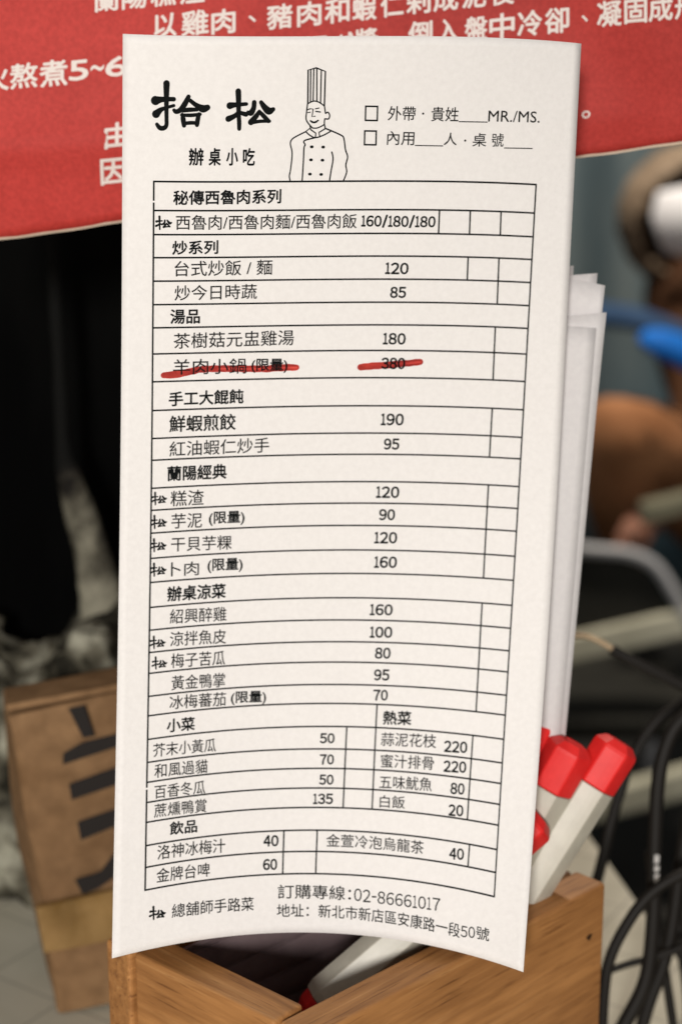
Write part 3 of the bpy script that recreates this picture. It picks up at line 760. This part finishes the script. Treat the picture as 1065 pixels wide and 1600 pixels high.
for (a, b_) in ((1336, 1349), (1353, 1362), (1366, 1383)):
    q = [at_d(1022, a, .3968), at_d(1029, a, .3968), at_d(1028, b_, .3968), at_d(1021.5, b_, .3968)]
    pr.faces.new([pr.verts.new(p) for p in q])
pp = bm_obj('cable_print', pr, M_cprint); pp.parent = o
plain([(1130,1345,.39),(1060,1368,.39),(1010,1402,.39),(972,1455,.39),(950,1505,.39),(942,1560,.39),(938,1650,.39)], 21, 'black cable bending in an arch down along the right side of the box')
plain([(938,1521,.405),(985,1505,.405),(1030,1494,.405),(1085,1470,.405)], 13, 'thin black cable crossing level behind the others')
plain([(1120,1255,.425),(1078,1300,.425),(1058,1380,.425),(1062,1470,.425),(1074,1560,.425),(1078,1650,.425)], 18, 'black cable hugging the picture edge behind the crossing ones')
plain([(1090,1190,.41),(1064,1340,.41),(1050,1440,.41),(1036,1505,.41),(1012,1570,.41),(990,1650,.41)], 24, 'black cable slanting in from the picture edge and crossing the thickest one')
plain([(1012,1330,.415),(1022,1400,.415),(1028,1460,.415),(1040,1530,.415),(1052,1610,.415),(1060,1660,.415)], 17, 'thin black cable running down to the right below the crossing')

# ------------------------------------------------------------------ chair and crouching person, far behind and out of focus
M_skin = noisy(mat('skin', (.36,.18,.12), .5, .35), [(.3, (.22,.10,.065)), (.7, (.28,.135,.09))], 12, 4)
M_brown = noisy(mat('brown_cloth', (.20,.085,.035), .85, .15), [(.34, (.18,.075,.030)), (.66, (.38,.18,.085))], 9, 5)
M_dbrown = noisy(mat('dark_brown_cloth', (.06,.026,.012), .85, .15), [(.3, (.045,.02,.009)), (.7, (.08,.035,.016))], 18, 5)
M_hair = noisy(mat('tan_hair', (.19,.14,.095), .7, .25), [(.3, (.12,.085,.055)), (.7, (.25,.19,.135))], 30, 6, stretch=(3,3,1), bump=.5, bscale=60, bdist=.004)
M_mask = mat('white_mask', (.78,.79,.83), .7, .2)
M_blue = noisy(mat('blue_cloth', (.012,.13,.42), .7, .2), [(.3, (.001,.10,.42)), (.7, (.002,.145,.56))], 10, 4)
M_blue2 = noisy(mat('faded_blue_cloth', (.02,.05,.11), .8, .2), [(.3, (.012,.036,.085)), (.7, (.026,.06,.13))], 10, 4)
M_chair = noisy(mat('chair_pad', (.016,.016,.013), .8, .2), [(.3, (.012,.012,.010)), (.7, (.022,.022,.018))], 20, 4)
M_frame = mat('pale_tube', (.42,.43,.45), .35, .5)

def skinned(name, verts, edges, mat_, parent=None, sub=2, root=0):
    """one continuous skin grown round a skeleton: verts = (x_px, y_px, depth, radius_px)"""
    me = bpy.data.meshes.new(name)
    me.from_pydata([tuple(at_d(*v[:3])) for v in verts], edges, [])
    o = bpy.data.objects.new(name, me); COL.objects.link(o); me.materials.append(mat_)
    o.modifiers.new('skin', 'SKIN').use_smooth_shade = True
    for i, v in enumerate(verts):
        sv = me.skin_vertices[0].data[i]; k = v[3]*v[2]/FPX; sv.radius = (k, k); sv.use_root = (i == root)
    ss = o.modifiers.new('sub', 'SUBSURF'); ss.levels = sub; ss.render_levels = sub
    if parent is not None:
        o.parent = parent; o.matrix_parent_inverse = Matrix.Translation(-parent.location)
    return o
pbase = at_d(1180, 1000, 2.05); pbase.z = gz
person = empty('person', pbase, 'blurred person crouching in brown clothes with a white face mask and a blue cloth', 'person')
V = [(1185,800,2.12,95), (1180,660,2.10,95), (1165,520,2.06,95), (1120,430,2.01,48), (1095,380,1.98,70), (1080,330,1.95,88), (1076,280,1.95,72),   # 0-6 trunk, neck, head
     (1085,475,1.93,50), (1100,640,1.88,40), (1035,790,1.80,25), (996,822,1.735,27), (985,842,1.735,24),          # 7-11 near arm to palm
     (1290,490,2.05,50), (1330,650,1.98,40), (1300,780,1.85,28),                                                 # 12-14 other arm
     (1120,800,2.0,72), (972,664,1.74,76), (972,800,1.85,44), (972,940,1.95,30), (930,985,1.88,24),                # 15-19 near leg
     (1270,800,2.02,74), (1260,650,1.78,72), (1250,830,1.88,46), (1245,985,1.95,30), (1215,1025,1.86,24),          # 20-24 other leg
     (966,852,1.73,9), (958,866,1.725,7.5), (974,862,1.728,9), (968,880,1.72,7.5), (984,866,1.728,9), (980,885,1.72,7.5), (993,864,1.73,8.5), (991,881,1.722,7), (1004,836,1.728,10), (1011,852,1.72,8)]
E = [(0,1),(1,2),(2,3),(3,4),(4,5),(5,6),(2,7),(7,8),(8,9),(9,10),(10,11),(2,12),(12,13),(13,14),(0,15),(15,16),(16,17),(17,18),(18,19),(0,20),(20,21),(21,22),(22,23),(23,24),
     (11,25),(25,26),(11,27),(27,28),(11,29),(29,30),(11,31),(31,32),(10,33),(33,34)]
skinned('body', V, E, M_skin, person)
skinned('trousers', [(1185,790,2.12,104), (1120,795,2.0,84), (972,664,1.74,98), (972,795,1.85,58), (973,860,1.895,40), (1270,795,2.02,86), (1260,652,1.78,84), (1250,830,1.88,56), (1246,930,1.925,40)], [(0,1),(1,2),(2,3),(3,4),(0,5),(5,6),(6,7),(7,8)], M_brown, person)
skinned('jacket', [(1182,700,2.10,108), (1165,520,2.06,110), (1128,445,2.02,62), (1072,462,1.95,76), (1100,640,1.88,50), (1290,490,2.05,62), (1330,650,1.98,50), (1040,782,1.81,34)], [(0,1),(1,2),(1,3),(3,4),(1,5),(5,6),(4,7)], M_dbrown, person)
HC = at_d(1076, 338, 1.95); HR = Vector((.098, .110, .098))
face = Vector((.0, -.97, -.2)).normalized()
bm = bmesh.new(); bmesh.ops.create_uvsphere(bm, u_segments=48, v_segments=32, radius=1)
kill = [f for f in bm.faces if f.calc_center_median().normalized().dot(face) > .55]
bmesh.ops.delete(bm, geom=kill, context='FACES')
for v in bm.verts:
    d = v.co.normalized(); k = 1+.05*noise.noise(d*6)+.02*noise.noise(d*17)
    v.co = HC+Vector((d.x*HR.x, d.y*HR.y, d.z*HR.z))*k
hr = bm_obj('hair', bm, M_hair, person, True); m = hr.modifiers.new('thick', 'SOLIDIFY'); m.thickness = .008
# mask: a shell curved round the lower face
bm = bmesh.new(); rows = []
side = face.cross(Vector((0, 0, 1))).normalized(); upv = side.cross(face)
for j in range(17):
    row = []
    for i in range(21):
        a = (i/20-.5)*2; b = (j/16-.5)*2
        w = .78-.28*max(0, -b)
        d = (face+side*(a*w*1.10+.06)+upv*(b*.50+.16)).normalized()
        bulge = 1.06+.05*(1-abs(a))*(1-b*b)
        row.append(bm.verts.new(HC+Vector((d.x*HR.x, d.y*HR.y, d.z*HR.z))*bulge))
    rows.append(row)
for a, b in zip(rows, rows[1:]):
    for i in range(20): bm.faces.new((a[i], a[i+1], b[i+1], b[i]))
mk = bm_obj('face_mask', bm, M_mask, person, True); m = mk.modifiers.new('thick', 'SOLIDIFY'); m.thickness = .002
q = [at_d(1150, 600, 1.66), at_d(1090, 562, 1.66), at_d(1030, 535, 1.66), at_d(1003, 524, 1.67)]
tube('scarf', q, [.024, .023, .020, .011], M_blue, person, flat=.55)
q = [at_d(1120, 545, 1.74), at_d(1010, 503, 1.74), at_d(950, 492, 1.76), at_d(900, 488, 1.80), at_d(860, 490, 1.84)]
tube('scarf', q, [.017, .018, .019, .018, .014], M_blue2, person, flat=.5)

CDP = 1.58
chair = empty('chair', Vector((at_d(960, 1100, CDP).x, at_d(960, 1100, CDP).y, gz)), 'dark padded chair back edged with a pale tube in front of the crouching person', 'chair')
fp = [(740,1100), (752,930), (785,873), (850,855), (930,860), (985,866), (1022,884), (1048,920), (1072,965), (1098,1030), (1112,1110)]
tube('back_frame', [at_d(x, y, CDP) for x, y in fp], 9.5*CDP/FPX, M_frame, chair, 8, 10)
bm = bmesh.new(); q = crom([(746,1000), (760,925), (790,884), (850,868), (930,872), (985,878), (1018,900), (1040,932), (1060,975), (1040,985), (960,996), (860,1010), (780,1015)], 6)
a = [bm.verts.new(at_d(x, y, CDP+.004)) for x, y in q]; f = bm.faces.new(a); r = bmesh.ops.extrude_face_region(bm, geom=[f])
for v in [g for g in r['geom'] if isinstance(g, bmesh.types.BMVert)]: v.co += Vector((0, .03, 0))
bevel(bm_obj('backrest', bm, M_chair, chair), .006, 3)
def bar(name, a, b, w, th, m, parent):
    q = [at_d(a[0], a[1]+w/2, a[2]), at_d(b[0], b[1]+w/2, b[2]), at_d(b[0], b[1]-w/2, b[2]), at_d(a[0], a[1]-w/2, a[2])]
    bm = bmesh.new(); vv = [bm.verts.new(p) for p in q]; f = bm.faces.new(vv); r = bmesh.ops.extrude_face_region(bm, geom=[f])
    for v in [g for g in r['geom'] if isinstance(g, bmesh.types.BMVert)]: v.co += Vector((0, th, 0))
    return bevel(bm_obj(name, bm, m, parent), .004, 3)
bar('rail', (735, 1052, CDP-.004), (1116, 964, CDP-.004), 44, .02, M_stripe, chair)
bar('rail', (735, 1318, CDP-.03), (1122, 1212, CDP-.03), 46, .02, M_stripe, chair)
lr = empty('low_rail', Vector((at_d(1200, 795, 1.67).x, at_d(1200, 795, 1.67).y, gz)), 'pale low wooden rail beside the leg of the crouching person', 'rail')
M_rail = noisy(mat('olive_rail', (.15,.145,.10), .7, .2), [(.3, (.10,.098,.068)), (.7, (.19,.185,.13))], 14, 6)
bar('bar', (1004, 806, 1.66), (1400, 708, 1.66), 32, .03, M_rail, lr)
for x, y in ((1200, 760), (1385, 712)):
    p = at_d(x, y, 1.68); tube('post', [Vector((p.x, p.y, gz)), Vector((p.x, p.y, (gz+p.z)/2)), p], .016, M_rail, lr, 2, 10)
cl, cr = at_d(740, 1100, CDP), at_d(1112, 1110, CDP)
seat_z = min(cl.z, cr.z)-.01
bm = box_bm((cl.x-.004, cl.y-.30, seat_z-.03), (cr.x+.004, cl.y+.02, seat_z)); 
bmesh.ops.translate(bm, verts=bm.verts[:], vec=(0, .30, 0))
bevel(bm_obj('seat', bm, M_chair, chair), .01, 3)
for x in (cl.x, cr.x):
    for y in (cl.y, cl.y+.28):
        tube('leg', [Vector((x, y, seat_z-.02)), Vector((x, y, (seat_z+gz)/2)), Vector((x, y, gz))], .009, M_frame, chair, 2, 10)
bpy.data.objects.remove(_fo); bpy.data.curves.remove(_fc)
